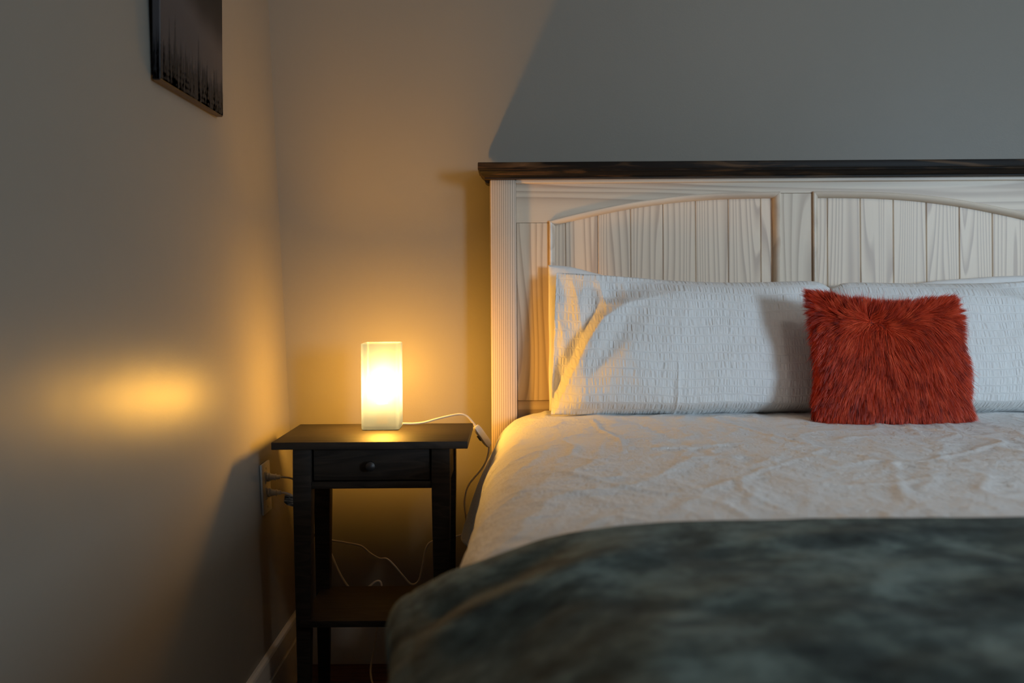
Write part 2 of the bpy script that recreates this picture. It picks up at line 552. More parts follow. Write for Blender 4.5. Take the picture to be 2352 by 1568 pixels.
# ceiling globe over the bed's foot
cl = empty('ceiling_light', (CEIL_LAMP[0], CEIL_LAMP[1], CEIL), 'round flush ceiling light above the foot of the bed', 'ceiling light')
from_bm('canopy', lathe_bm([(.07, CEIL - .001), (.07, CEIL - .02), (.05, CEIL - .035), (.03, CEIL - .06)], (CEIL_LAMP[0], CEIL_LAMP[1], 0)), M['metal'], cl)
from_bm('globe', lathe_bm([(.002, .085), (.045, .075), (.075, .045), (.09, 0), (.075, -.045), (.045, -.075), (.002, -.088)], CEIL_LAMP), M['ceiling_glow'], cl)

# ------------------------------------------------------------------ headboard
CX = 0.787
hb = empty('headboard', (CX, 2.757, 0), 'whitewashed pine headboard with arched plank panels and dark cap rail', 'headboard')
def mir(x): return 2 * CX - x
YF = 2.700                                        # face of rails and stiles
ARCH = np.array([(.1035, 1.2508), (.16, 1.2652), (.2217, 1.2790), (.29, 1.2928), (.353, 1.3035), (.4518, 1.3160), (.55, 1.3232), (.6322, 1.3258), (.70, 1.3268), (.742, 1.3270)])
def arch(x): return float(np.interp(x, AX, AZ))
_s = spline(ARCH, 8); AX, AZ = _s[:, 0], _s[:, 1]

# posts
for (a, b) in ((-.059, .0127), (mir(.0127), mir(-.059))):
    box('post', a, b, 2.680, 2.757, 0, 1.3634, M['post'], hb, .004)
# cap board and crown
box('cap_rail', -.090, mir(-.090), 2.620, 2.766, 1.3835, 1.4035, M['cap'], hb, .0022)
prof = [(.0175, 1.3634), (.0175, 1.3665), (.0150, 1.3690), (.0115, 1.3715), (.0070, 1.3760), (.0045, 1.3800), (.0040, 1.3836)]   # inset from the cap's edge, height
verts = []; nP = len(prof)
for d, z in prof:
    x0, x1, yf = -.090 + d, mir(-.090 + d), 2.620 + d * 2.0
    verts += [(x0, 2.764, z), (x0, yf, z), (x1, yf, z), (x1, 2.764, z)]
faces = [(4 * i + k, 4 * i + (k + 1) % 4, 4 * i + 4 + (k + 1) % 4, 4 * i + 4 + k) for i in range(nP - 1) for k in range(4)] + [(0, 3, 2, 1), tuple(4 * (nP - 1) + k for k in range(4))]
mesh('crown_moulding', verts, faces, M['cap'], hb)
# side return of the crown that runs on down to the wall
for s in (1, -1):
    X = (lambda x: x) if s == 1 else mir
    pts = [(-.0735, 1.3634), (-.0722, 1.3590), (-.0690, 1.3560), (-.0650, 1.3540), (-.0600, 1.3540), (-.0600, 1.3634)]
    a = [(X(x), 2.690, z) for x, z in pts]; b = [(X(x), 2.756, z) for x, z in pts]; n = len(pts)
    mesh('crown_return', a + b, [tuple(range(n)), tuple(range(2 * n - 1, n - 1, -1))] + [(i, (i + 1) % n, n + (i + 1) % n, n + i) for i in range(n)], M['cap'], hb)
# small cove strip below the crown
pts = [(2.700, 1.3536), (2.692, 1.3536), (2.689, 1.3560), (2.688, 1.3634), (2.700, 1.3634)]
a = [(.0132, yy, z) for yy, z in pts]; b = [(mir(.0132), yy, z) for yy, z in pts]; n = len(pts)
mesh('cove_strip', a + b, [tuple(range(n)), tuple(range(2 * n - 1, n - 1, -1))] + [(i, (i + 1) % n, n + (i + 1) % n, n + i) for i in range(n)], M['moulding'], hb)
# arched top rail
low = [(.0132, 1.2460), (.1035, 1.2460)] + [(x, z) for x, z in zip(AX, AZ)] + [(.742, 1.3236)]
low = low + [(mir(x), z) for x, z in low[::-1]]
clean = [low[0]]
for p in low[1:]:
    if abs(p[0] - clean[-1][0]) > 1e-6 or abs(p[1] - clean[-1][1]) > 1e-6: clean.append(p)
bm = bmesh.new()
cols = []
for x, z in clean:
    cols.append([bm.verts.new((x, YF, z)), bm.verts.new((x, YF, 1.3634)), bm.verts.new((x, 2.745, 1.3634)), bm.verts.new((x, 2.745, z))])
for a, b in zip(cols, cols[1:]):
    if abs(a[0].co.x - b[0].co.x) < 1e-6:
        bm.faces.new((a[0], b[0], b[3], a[3])); continue
    for i in range(4):
        bm.faces.new((a[i], b[i], b[(i + 1) % 4], a[(i + 1) % 4]))
bm.faces.new(cols[0]); bm.faces.new(cols[-1][::-1])
from_bm('top_rail', bm, M['rail'], hb, False)
# stiles and bottom rail
for (a, b, z1) in ((.0137, .1035, 1.2452), (mir(.1035), mir(.0137), 1.2452), (.742, mir(.742), 1.3228)):
    box('stile', a, b, YF, 2.745, .7545, z1, M['stile'], hb, .0010, 1)
box('bottom_rail', .0137, mir(.0137), YF, 2.745, .40, .7535, M['rail'], hb, .0010, 1)
# planks
def plank(x0, x1, ztop):
    z0 = .757
    bev = .0022
    ya, yb = 2.7135, 2.735
    A = [(x0, yb), (x0, ya + bev), (x0 + bev, ya), (x1 - bev, ya), (x1, ya + bev), (x1, yb)]
    bot = [(x, yy, z0) for x, yy in A]
    top = [(x, yy, ztop(x)) for x, yy in A]
    n = len(A)
    mesh('plank', bot + top, [tuple(range(n)), tuple(range(2 * n - 1, n - 1, -1))] + [(i, (i + 1) % n, n + (i + 1) % n, n + i) for i in range(n)], M['plank'], hb)
seams = [.1045, .1482, .2388, .3294, .4200, .5106, .6012, .6918, .7410]
for a, b in zip(seams, seams[1:]):
    plank(a + .0003, b - .0003, lambda x: arch(x) - .004)
seams = [mir(.7410), .8771, .9688, 1.0605, 1.1522, 1.2439, 1.3356, 1.4273, mir(.1045)]
for a, b in zip(seams, seams[1:]):
    plank(a + .0003, b - .0003, lambda x: arch(mir(x)) - .004)
# mouldings round the two panels
MP = [(0.0, YF), (.0003, YF - .0085), (.003, YF - .0105), (.0065, YF - .010), (.011, YF - .0065), (.0145, YF - .001), (.0165, YF + .006), (.017, 2.7140)]
def moulding_strip(name, rows):
    """rows: for every profile point a list of 3-d points along the strip"""
    n = len(rows[0]); k = len(rows)
    V = [p for r in rows for p in r]
    F = [(i * n + j, i * n + j + 1, (i + 1) * n + j + 1, (i + 1) * n + j) for i in range(k - 1) for j in range(n - 1)]
    F += [tuple(i * n for i in range(k)), tuple(i * n + n - 1 for i in range(k))]
    mesh(name, V, F, M['moulding'], hb, True, sharp=30)
for side in (1, -1):
    X = (lambda x: x) if side == 1 else mir
    xs = np.linspace(0, 1, 41)
    sec = lambda x: math.sqrt(1 + ((arch(min(.742, x + .004)) - arch(max(.1035, x - .004))) / .008) ** 2)
    top = lambda x, w: arch(x) - w * sec(x)
    moulding_strip('arch_moulding', [[(X(x), yy, top(x, w)) for x in (.1035 + w) + xs * (.742 - .1035 - 2 * w)] for w, yy in MP])
    moulding_strip('side_moulding', [[(X(.1035 + w), yy, .757), (X(.1035 + w), yy, top(.1035 + w, w) - .0004)] for w, yy in MP])
    moulding_strip('side_moulding', [[(X(.742 - w), yy, .757), (X(.742 - w), yy, top(.742 - w, w) - .0004)] for w, yy in MP])

# ------------------------------------------------------------------ bed
base = empty('bed_base', (CX, 1.6, 0), 'low slatted bed base hidden under the mattress', 'bed base')
box('frame', .07, 1.504, .66, 2.665, .16, .36, M['black'], base, .006)
for xx in (.09, 1.43):
    for yy in (.75, 2.55):
        box('leg', xx, xx + .05, yy, yy + .05, 0, .16, M['black'], base, .003)
ma = from_bm('mattress', box_bm(.065, 1.509, .70, 2.672, .36, .690, .045, 5), M['mattress'])
tag(ma, 'thick mattress under the white coverlet', 'mattress')

# white coverlet: cross profile swept along the bed, with creases
half = [(-.056, .440), (-.060, .490), (-.063, .540), (-.064, .590), (-.0585, .628), (-.046, .658), (-.024, .684), (.010, .705), (.060, .718), (.13, .7255), (.25, .730), (.45, .732), (CX, .733)]
hp = spline(half, 14)
hp = np.vstack([hp, np.array([(mir(x), z) for x, z in hp[::-1][1:]])])
d = np.r_[0, np.cumsum(np.linalg.norm(np.diff(hp, axis=0), axis=1))]
NS, NY = 430, 400
u = np.linspace(0, d[-1], NS)
px, pz = np.interp(u, d, hp[:, 0]), np.interp(u, d, hp[:, 1])
tx, tz = np.gradient(px), np.gradient(pz); ln = np.hypot(tx, tz)
nx, nz = -tz / ln, tx / ln
ys = np.linspace(2.664, .50, NY)
U, Y = np.meshgrid(u, ys, indexing='ij')
PX, PZ = np.repeat(px[:, None], NY, 1), np.repeat(pz[:, None], NY, 1)
NXn, NZn = np.repeat(nx[:, None], NY, 1), np.repeat(nz[:, None], NY, 1)
topw = smooth(.60, .715, PZ)
h = .0035 * fbm(PX * 5, Y * 4, 3, 3)
rid = 1 - np.abs(perlin(PX * 7 + 1.3 * perlin(PX * 3, Y * 3, 9), Y * 5, 5)) * 2.2
h += .0030 * np.clip(rid, 0, 1) ** 4
rid2 = 1 - np.abs(perlin(PX * 13 + Y * 6, Y * 9 - PX * 4, 6)) * 2.5
h += .0018 * np.clip(rid2, 0, 1) ** 3
rid3 = 1 - np.abs(perlin(PX * 26 + 2.5 * perlin(PX * 6, Y * 6, 12), Y * 20 + 1.5 * perlin(PX * 5, Y * 5, 13), 14)) * 2.6
h += .0010 * np.clip(rid3, 0, 1) ** 2 * smooth(-.15, .25, perlin(PX * 4, Y * 4, 15))
def crease(pts, amp, w):
    global h
    P = spline(pts, 12)
    best = np.full(PX.shape, 9.0)
    for a, b in zip(P, P[1:]):
        ab = b - a; L2 = ab @ ab + 1e-12
        t = np.clip(((PX - a[0]) * ab[0] + (Y - a[1]) * ab[1]) / L2, 0, 1)
        best = np.minimum(best, np.hypot(PX - a[0] - t * ab[0], Y - a[1] - t * ab[1]))
    h = h + .55 * amp * (.55 + .9 * np.clip(.5 + perlin(PX * 11, Y * 11, 19), 0, 1)) * np.exp(-(best / w) ** 2) * topw
crease([(.20, 2.46), (.205, 2.25), (.23, 2.1), (.22, 1.95)], .0042, .0050)
crease([(.47, 2.42), (.55, 2.2), (.61, 2.0), (.68, 1.85), (.74, 1.72)], .0042, .0055)
crease([(.30, 2.40), (.34, 2.15), (.37, 1.95), (.38, 1.8)], -.0035, .014)
crease([(.62, 1.95), (.52, 1.82), (.40, 1.68), (.37, 1.55), (.40, 1.42)], .0038, .0065)
crease([(.28, 1.98), (.40, 2.0), (.50, 2.06)], .003, .006)
crease([(.95, 2.2), (1.02, 2.05), (.93, 1.95), (.82, 1.86), (.70, 1.78)], .0036, .006)
crease([(.80, 2.35), (.98, 2.18), (1.12, 2.08), (1.22, 1.98)], .0036, .0055)
crease([(1.05, 2.02), (1.15, 1.85), (1.18, 1.7)], .0034, .007)
crease([(.70, 1.8), (.64, 1.62), (.58, 1.45)], .0034, .008)
crease([(.45, 1.9), (.42, 1.6), (.44, 1.4)], -.003, .02)
crease([(.1, 1.75), (.2, 1.6), (.3, 1.5), (.33, 1.38)], .0026, .007)
# the hem flares a bit near the headboard, the edge rolls wider towards the foot
left = (PX < CX)
side = (1 - smooth(.60, .72, PZ))
wide = (-.012 + .031 * np.clip((2.6 - Y) / 1.2, 0, 1.3)) * (1 - smooth(.0, .16, np.minimum(PX, 2 * CX - PX)))
flare = -.012 * side * smooth(2.3, 2.6, Y) * (1 - smooth(.46, .60, PZ))
waves = .003 * side * np.sin(Y * 21 + 2 * perlin(Y * 3, PX * 0, 4))
PX2 = PX + np.where(left, -1, 1) * (wide - flare * 0 + waves) + NXn * h
PZ2 = PZ + NZn * h
# near the headboard the hanging hem flares outwards on the left
PX2 = PX2 - np.where(left, 1, -1) * .075 * np.clip((.62 - PZ) / .18, 0, 1) ** .9 * smooth(2.18, 2.44, Y)
under = 1 - smooth(1.12, 1.23, Y)
PX2 = PX2 + np.where(left, 1, -1) * (.045 * under + .12 * np.clip(1.2 - Y, 0, 1)) * (1 - smooth(.0, .25, np.minimum(PX, 2 * CX - PX)))
PZ2 = PZ2 - .022 * under * smooth(.5, .6, PZ)
sheet = grid_mesh('coverlet', np.stack([PX2, Y, PZ2], -1), M['coverlet'], None, np.stack([U, Y], -1), .004)
tag(sheet, 'creased white seersucker coverlet spread over the bed', 'coverlet')

# green blanket at the foot
half = [(-.140, .592), (-.1455, .612), (-.1450, .632), (-.138, .6465), (-.122, .6565), (-.095, .671), (-.071, .683), (-.026, .6985), (.053, .7245), (.126, .7365), (.22, .742), (.35, .744), (.55, .745), (CX, .745)]
hp = spline(half, 14)
hp = np.vstack([hp, np.array([(mir(x), z) for x, z in hp[::-1][1:]])])
d = np.r_[0, np.cumsum(np.linalg.norm(np.diff(hp, axis=0), axis=1))]
NS, NY = 330, 190
u = np.linspace(0, d[-1], NS)
px, pz = np.interp(u, d, hp[:, 0]), np.interp(u, d, hp[:, 1])
tx, tz = np.gradient(px), np.gradient(pz); ln = np.hypot(tx, tz)
nx, nz = -tz / ln, tx / ln
v = np.linspace(0, 1, NY)
U, V = np.meshgrid(u, v, indexing='ij')
PX, PZ = np.repeat(px[:, None], NY, 1), np.repeat(pz[:, None], NY, 1)
edge = 1.262 + .006 * perlin(PX * 9, PX * 0 + .3, 21) + .004 * perlin(PX * 22, PX * 0 + .7, 22)
Y = edge + (.46 - edge) * V
h = .010 * fbm(PX * 4.2, Y * 5, 31, 3) * smooth(0, .12, V)
# soft folds near the corner
h += .006 * np.exp(-((Y - 1.07 - .35 * (PX + .05)) / .040) ** 2) * (1 - smooth(.05, .28, PX)) * smooth(-.14, -.08, PX)
h -= .007 * np.exp(-((Y - 1.16 - .30 * (PX + .05)) / .040) ** 2) * (1 - smooth(.0, .2, PX)) * smooth(-.13, -.09, PX)
hem = np.minimum(U, d[-1] - U) - .072
h -= .0022 * np.exp(-(hem / .0025) ** 2)                       # stitched hem line
h += .008
pull = np.clip(1.24 - Y, 0, 1) * .125 * (1 - smooth(-.08, .22, np.minimum(PX, 2 * CX - PX))) * np.where(PX < CX, 1, -1)
P = np.stack([PX + pull + nx[:, None] * h, Y, PZ + nz[:, None] * h], -1)
bl = grid_mesh('blanket', P, M['fleece'], None, np.stack([U, Y], -1), .010)
tag(bl, 'dark green fleece blanket folded across the foot of the bed', 'blanket')

# ------------------------------------------------------------------ white pillows
def closed_pillow(name, front, back, mat, parent=None, uv=None):
    n, m, _ = front.shape
    V = np.concatenate([front.reshape(-1, 3), back.reshape(-1, 3)])
    idx = np.arange(n * m).reshape(n, m)
    q = np.stack([idx[:-1, :-1], idx[1:, :-1], idx[1:, 1:], idx[:-1, 1:]], -1).reshape(-1, 4)
    q2 = q[:, ::-1] + n * m
    ring = np.r_[idx[:, 0], idx[-1, 1:], idx[::-1, -1][1:], idx[0, ::-1][1:]]
    s = np.stack([ring[:-1], ring[:-1] + n * m, ring[1:] + n * m, ring[1:]], -1)
    uvs = None if uv is None else np.concatenate([uv.reshape(-1, 2)] * 2)
    return quads(name, V, np.concatenate([q, s, q2]), mat, parent, uvs)

def edge_dome(s, t, p=.5, a=2.6):
    return (np.clip(1 - np.abs(2 * s - 1) ** a, 0, 1) * np.clip(1 - np.abs(2 * t - 1) ** a, 0, 1)) ** p

def front_pillow(name, x0, x1, label, open_left, top_pts, seed, z0=.7345, yb=2.555, yt=2.600, T=.088):
    NX, NZ = 300, 170
    s, t = np.meshgrid(np.linspace(0, 1, NX), np.linspace(0, 1, NZ), indexing='ij')
    W = x1 - x0
    tp = spline(top_pts, 10)
    ztop = np.interp(x0 + s * W, tp[:, 0], tp[:, 1])
    X = x0 + s * W
    zb = z0 + .004 * perlin(s * 6, s * 0, seed + 9)
    Z = zb + t * (ztop - zb)
    # left seam leans in a little
    sm = 1 - s if not open_left else s
    lean_edge = .018 * t * (1 - smooth(0, .15, sm))
    X = X + (lean_edge if open_left else -lean_edge)
    yc = yb + (yt - yb) * t
    dome = edge_dome(s, t, .42, 3.0)
    # diagonal fold where the open end of the case hangs slack
    line = np.interp(t, [0, .10, .25, .42, .58, .70, .80, 1.0], [0.0, .004, .035, .075, .115, .150, .175, .30])
    soft = np.interp(t, [0, .5, .7, .82, 1.0], [.02, .022, .035, .10, .30])
    gate = smooth(-.2, 1.0, (sm - line) / soft)
    slack = .030 * smooth(0, .12, sm) * (1 - t * .4)
    fold = (.0030 * (1 - 2 * np.abs(np.sin(sm * 33 + t * 4 + .6 * perlin(sm * 8, t * 4, seed + 2)))) + .002 * np.sin(sm * 61 - t * 13)) * (1 - gate) * smooth(0, .03, sm) * smooth(0, .1, 1 - t) * smooth(0, .12, t)
    f = T * dome
    # lower edge stays full: the weight of the pillow sags
    f = f + .028 * smooth(.0, .12, t) * (1 - smooth(.25, .8, t)) * smooth(0, .12, sm) * smooth(0, .06, 1 - sm)
    f = gate * f + (1 - gate) * np.minimum(f, slack) + fold
    f += .007 * fbm(s * 5, t * 3, seed, 3) * smooth(0, .1, dome)
    # shallow diagonal valleys fanning out of the lower corner
    val = np.exp(-(((sm - .12) - .33 * (t - .25)) / .05) ** 2) * smooth(.12, .3, t) * (1 - smooth(.65, .95, t))
    f -= .012 * val * gate
    f += .004 * np.exp(-((s - .42 - .02 * t) / .006) ** 2) * (1 - smooth(.2, .6, t))
    front = np.stack([X, yc - f - .002, Z], -1)
    back = np.stack([X, yc + .022 * edge_dome(s, t, .5) + .002, Z], -1)
    uv = np.stack([s * W, t * .37 + .012 * perlin(s * 3, t * 2, seed + 4)], -1)
    o = closed_pillow(name, front, back, M['seersucker'], None, uv)
    return tag(o, label, 'pillow', 'bed pillows')

front_pillow('pillow', .100, .845, 'white seersucker pillow nearest the lamp, its slack open end glowing warm', True,
             [(.06, 1.106), (.118, 1.1045), (.23, 1.099), (.33, 1.091), (.42, 1.083), (.52, 1.078), (.62, 1.076), (.72, 1.078), (.79, 1.079), (.82, 1.074), (.845, 1.060), (.86, 1.05)], 40)
front_pillow('pillow', .850, 1.575, 'white seersucker pillow behind the red cushion, at the right edge of the photo', False,
             [(.84, 1.050), (.865, 1.066), (.90, 1.074), (1.02, 1.072), (1.12, 1.070), (1.22, 1.070), (1.32, 1.072), (1.45, 1.08), (1.58, 1.085)], 70)

def back_pillow(x0, x1, label, tops, seed, mat):
    NX, NZ = 160, 90
    s, t = np.meshgrid(np.linspace(0, 1, NX), np.linspace(0, 1, NZ), indexing='ij')
    tp = spline(tops, 10)
    X = x0 + s * (x1 - x0) + .006 * perlin(t * 3, s * 0, seed) * (1 - smooth(0, .1, s))
    ztop = np.interp(x0 + s * (x1 - x0), tp[:, 0], tp[:, 1])
    Z = .733 + t * (ztop - .733)
    yc = 2.642 + .018 * t
    dome = edge_dome(s, t, .5, 3)
    wr = .006 * fbm(s * 9, t * 4, seed, 3) * smooth(0, .05, np.minimum(s, t)) * smooth(0, .06, 1 - t)
    wr = wr * .6
    front = np.stack([X, yc - .030 * dome - .0015 + wr, Z], -1)
    back = np.stack([X, yc + .016 * dome + .0015, Z], -1)
    o = closed_pillow('pillow', front, back, mat, None, np.stack([s, t], -1))
    return tag(o, label, 'pillow', 'bed pillows')
back_pillow(.099, .82, 'plain white pillow squeezed flat between the headboard and the pillow nearest the lamp',
            [(.06, 1.130), (.099, 1.1275), (.15, 1.1235), (.185, 1.116), (.23, 1.104), (.30, 1.090), (.5, 1.070), (.82, 1.065)], 5, M['cotton'])
back_pillow(.86, 1.56, 'plain white pillow rising just above the right-hand seersucker pillow',
            [(.82, 1.06), (.90, 1.068), (1.05, 1.066), (1.16, 1.078), (1.25, 1.084), (1.36, 1.090), (1.56, 1.09)], 15, M['cotton'])

# ------------------------------------------------------------------ red fur cushion
cu = empty('fur_cushion', (.915, 2.36, .735), 'rust red long fur cushion propped against the white pillows', 'cushion')
TLc, TRc, BLc, BRc = np.array((.736, 1.044)), np.array((1.068, 1.026)), np.array((.728, .748)), np.array((1.100, .746))
def cushion(s, t, sidek):
    """s,t in 0..1; sidek +1 front, -1 back"""
    xl = BLc[0] + (TLc[0] - BLc[0]) * t + .016 * np.sin(np.pi * t)
    xr = BRc[0] + (TRc[0] - BRc[0]) * t - .016 * np.sin(np.pi * t) + .026 * np.sin(np.pi * t) * t
    zb = BLc[1] + (BRc[1] - BLc[1]) * s
    zt = TLc[1] + (TRc[1] - TLc[1]) * s - .030 * np.sin(np.pi * s) ** 1.5
    X = xl + (xr - xl) * s
    Z = zb + (zt - zb) * t
    yc = 2.355 + .040 * t
    dm = edge_dome(s, t, .5, 2.4)
    Yv = yc - np.where(sidek > 0, .066 * dm + .012 * (1 - t) * dm, -.030 * dm)
    return np.stack([X, Yv, Z], -1)
s, t = np.meshgrid(np.linspace(0, 1, 60), np.linspace(0, 1, 60), indexing='ij')
closed_pillow('cushion_body', cushion(s, t, 1), cushion(s, t, -1), M['fur_base'], cu)

def grow_fur(n_front, n_back):
    N = n_front + n_back
    sd = np.r_[np.ones(n_front), -np.ones(n_back)]
    S = RNG.uniform(0.0, 1.0, N); Tt = RNG.uniform(0.0, 1.0, N)
    # the back shows only around its rim
    k = n_front
    rim = RNG.uniform(0, .10, n_back); which = RNG.integers(0, 4, n_back)
    S[k:] = np.where(which == 0, rim, np.where(which == 1, 1 - rim, S[k:]))
    Tt[k:] = np.where(which == 2, 1 - rim, np.where(which == 3, rim, Tt[k:]))
    e = 1e-3
    P0 = cushion(S, Tt, sd)
    Sa, Sb = np.clip(S - e, 0, 1), np.clip(S + e, 0, 1); Ta, Tb = np.clip(Tt - e, 0, 1), np.clip(Tt + e, 0, 1)
    ds = cushion(Sb, Tt, sd) - cushion(Sa, Tt, sd); dt = cushion(S, Tb, sd) - cushion(S, Ta, sd)
    nrm = np.cross(ds, dt); nrm /= np.linalg.norm(nrm, axis=1)[:, None] + 1e-12
    nrm = np.where((nrm[:, 1] * sd > 0)[:, None], -nrm, nrm)        # front normals face -y, back ones +y
    # rim hairs stick outwards
    out = np.stack([S * 2 - 1, np.zeros(N), Tt * 2 - 1], -1)
    rimw = np.maximum(smooth(.90, 1, np.abs(out[:, 0])), smooth(.90, 1, np.abs(out[:, 2])))
    # combing direction on the face
    cs = S * 2 - 1
    part = smooth(.72, .98, Tt + .16 * perlin(S * 3.3, Tt * 0, 61))
    sw = perlin(S * 2.6, Tt * 2.6, 62) * .9 + perlin(S * 7, Tt * 6, 63) * .75 + perlin(S * 17, Tt * 15, 67) * .45
    dx = (cs + .12) * .60 * smooth(0.02, .5, Tt) + .10 * cs + sw
    dz = -1.0 * (1 - part) + part * (.75)
    dx = dx + part * (cs * .45 + .5 * perlin(S * 6, Tt * 6, 68))
    comb = np.stack([dx, np.zeros(N), dz], -1); comb /= np.linalg.norm(comb, axis=1)[:, None]
    od = out / (np.linalg.norm(out, axis=1)[:, None] + 1e-9)
    nrm = nrm * (1 - .6 * rimw)[:, None] + od * (.85 * rimw)[:, None]
    nrm /= np.linalg.norm(nrm, axis=1)[:, None]
    D = comb * 1.0 + nrm * RNG.uniform(.22, .75, N)[:, None] + RNG.normal(0, .15, (N, 3))
    D /= np.linalg.norm(D, axis=1)[:, None]
    L = RNG.uniform(.024, .052, N) * (1 - .25 * rimw) * (1 - .35 * smooth(.0, .10, .10 - Tt))
    L = L * np.where(RNG.uniform(0, 1, N) < .05, 1.45, 1.0)             # a few stray long hairs
    # clump: tips lean towards their neighbours' mean tip
    cell = (np.floor(S * 40 + .8 * perlin(S * 20, Tt * 20, 64)).astype(int) * 97 + np.floor(Tt * 30 + .8 * perlin(S * 20, Tt * 20, 65)).astype(int)) + (sd < 0) * 100000
    _, inv = np.unique(cell, return_inverse=True)
    cnt = np.bincount(inv)[:, None]
    def mean(a): return np.stack([np.bincount(inv, a[:, i]) for i in range(a.shape[1])], -1) / cnt
    tip = P0 + D * L[:, None]
    ctip = mean(tip)[inv]; croot = mean(P0)[inv]
    cl = RNG.uniform(.35, .95, N)[:, None]
    shade = np.clip(.5 + .35 * RNG.normal(0, .5, N) + RNG.normal(0, .28, cnt.shape[0])[inv], 0, 1)
    K = 5
    w0 = RNG.uniform(.00045, .00075, N)
    pts = []
    for k in range(K + 1):
        q = k / K
        p = P0 + D * (L * q)[:, None]
        p = p + (ctip - tip) * cl * q ** 1.6 * .8
        p[:, 2] -= .010 * q ** 2 * (1 - .75 * part)                  # droop
        lowz = .7375
        p[:, 2] = np.where(p[:, 2] < lowz, lowz + RNG.uniform(0, .003, N), p[:, 2])
        pts.append(p)
    side = np.cross(D, np.array([0, -1.0, 0]) + RNG.normal(0, .5, (N, 3))); side /= np.linalg.norm(side, axis=1)[:, None]
    rows = []
    for k in range(K + 1):
        w = w0 * (1 - (k / K) ** 1.5 * .88)
        rows.append(pts[k] - side * w[:, None]); rows.append(pts[k] + side * w[:, None])
    V = np.stack(rows, 1).reshape(-1, 3)                              # (N, 2(K+1), 3)
    base_i = (np.arange(N) * 2 * (K + 1))[:, None, None]
    qk = np.array([[2 * k, 2 * k + 1, 2 * k + 3, 2 * k + 2] for k in range(K)])[None]
    Q = (base_i + qk).reshape(-1, 4)
    o = quads('fur', V, Q, M['fur'], cu)
    at = o.data.attributes.new('strand', 'FLOAT', 'POINT')
    at.data.foreach_set('value', np.repeat(shade, 2 * (K + 1)).astype(np.float32))
    o['kind'] = 'stuff'
    o['label'] = 'long combed rust red fur'
grow_fur(70000, 12000)

# ------------------------------------------------------------------ nightstand
ns = empty('nightstand', (-.336, 2.45, 0), 'black-brown wooden nightstand with one drawer and a low shelf', 'nightstand')
TX0, TX1, TY0, TY1, TZ = -.567, -.106, 2.288, 2.602, .7065
box('table_top', TX0, TX1, TY0, TY1, TZ - .0175, TZ, M['black'], ns, .0018)
ZT = TZ - .0177
def leg(x0, x1, y0, y1):
    bm = bmesh.new()
    rings = []
    for z, g in ((ZT, 0), (.575, 0), (0.0, .0085)):
        rings.append([bm.verts.new(p) for p in ((x0 + g, y0 + g, z), (x1 - g, y0 + g, z), (x1 - g, y1 - g, z), (x0 + g, y1 - g, z))])
    for a, b in zip(rings, rings[1:]):
        for i in range(4): bm.faces.new((a[i], a[(i + 1) % 4], b[(i + 1) % 4], b[i]))
    bm.faces.new(rings[0]); bm.faces.new(rings[-1][::-1])
    vert_edges = [e for e in bm.edges if abs(e.verts[0].co.z - e.verts[1].co.z) > .05]
    bmesh.ops.bevel(bm, geom=vert_edges, offset=.0015, segments=2, affect='EDGES', profile=.5)
    from_bm('leg', bm, M['black'], ns)
LX = ((-.521, -.478), (-.193, -.150))
LY = ((2.308, 2.349), (2.546, 2.587))
for xa, xb in LX:
    for ya, yb in LY: leg(xa, xb, ya, yb)
box('apron_rail', -.478, -.193, 2.312, 2.330, .5925, .6085, M['black'], ns, .001)
for xa, xb in ((-.516, -.500), (-.171, -.155)):
    box('side_apron', xa, xb, 2.349, 2.546, .5925, ZT, M['black'], ns, .001)
box('back_apron', -.478, -.193, 2.566, 2.581, .5925, ZT, M['black'], ns, .001)
dr = box('drawer', -.4735, -.1975, 2.3165, 2.334, .6115, ZT - .0025, M['black'], ns, .0015)
box('drawer_box', -.468, -.203, 2.334, 2.55, .6115, .665, M['black'], ns, .001)
box('drawer_light_block', -.5, -.171, 2.335, 2.56, .5975, .6105, M['black'], ns)  # added plate that stops light leaking through the gap under the drawer
for xa, xb in ((-.4775, -.4690), (-.2020, -.1935)):
    box('side_light_block', xa, xb, 2.336, 2.55, .6106, .684, M['black'], ns)  # added strips that block light in the slits beside the drawer
from_bm('knob', lathe_bm([(.006, -.001), (.006, .008), (.0075, .010), (.0112, .0135), (.0122, .018), (.0110, .0225), (.0070, .0255), (.001, .0265)], (-.3355, 2.3165, .6475), '-y'), M['knob'], dr)
box('shelf', -.505, -.166, 2.303, 2.576, .267, .2825, M['black'], ns, .0015)

# ------------------------------------------------------------------ table lamp
lamp = empty('table_lamp', (-.3365, 2.519, TZ), 'lit square frosted glass table lamp standing on the nightstand', 'lamp')
GX0, GX1, GY0, GY1, GZ0, GZ1 = -.385, -.288, 2.473, 2.565, TZ + .0012, .9265
def rounded_rect(x0, x1, y0, y1, r, n=6):
    pts = []
    for cx, cy, a0 in ((x1 - r, y1 - r, 0), (x0 + r, y1 - r, 90), (x0 + r, y0 + r, 180), (x1 - r, y0 + r, 270)):
        for k in range(n + 1):
            a = math.radians(a0 + 90 * k / n)
            pts.append((cx + r * math.cos(a), cy + r * math.sin(a)))
    return pts
def loop_rings(name, rings, mat, parent, sharp=40, cap0=True, cap1=True):
    n = len(rings[0]); V = [p for r in rings for p in r]
    F = [(i * n + k, i * n + (k + 1) % n, (i + 1) * n + (k + 1) % n, (i + 1) * n + k) for i in range(len(rings) - 1) for k in range(n)]
    if cap0: F.append(tuple(range(n))[::-1])
    if cap1: F.append(tuple(range((len(rings) - 1) * n, len(rings) * n)))
    return mesh(name, V, F, mat, parent, True, sharp=sharp)
def ring(inset, z, r): return [(x, yy, z) for x, yy in rounded_rect(GX0 + inset, GX1 - inset, GY0 + inset, GY1 - inset, max(r - inset, .002))]
R0 = .010
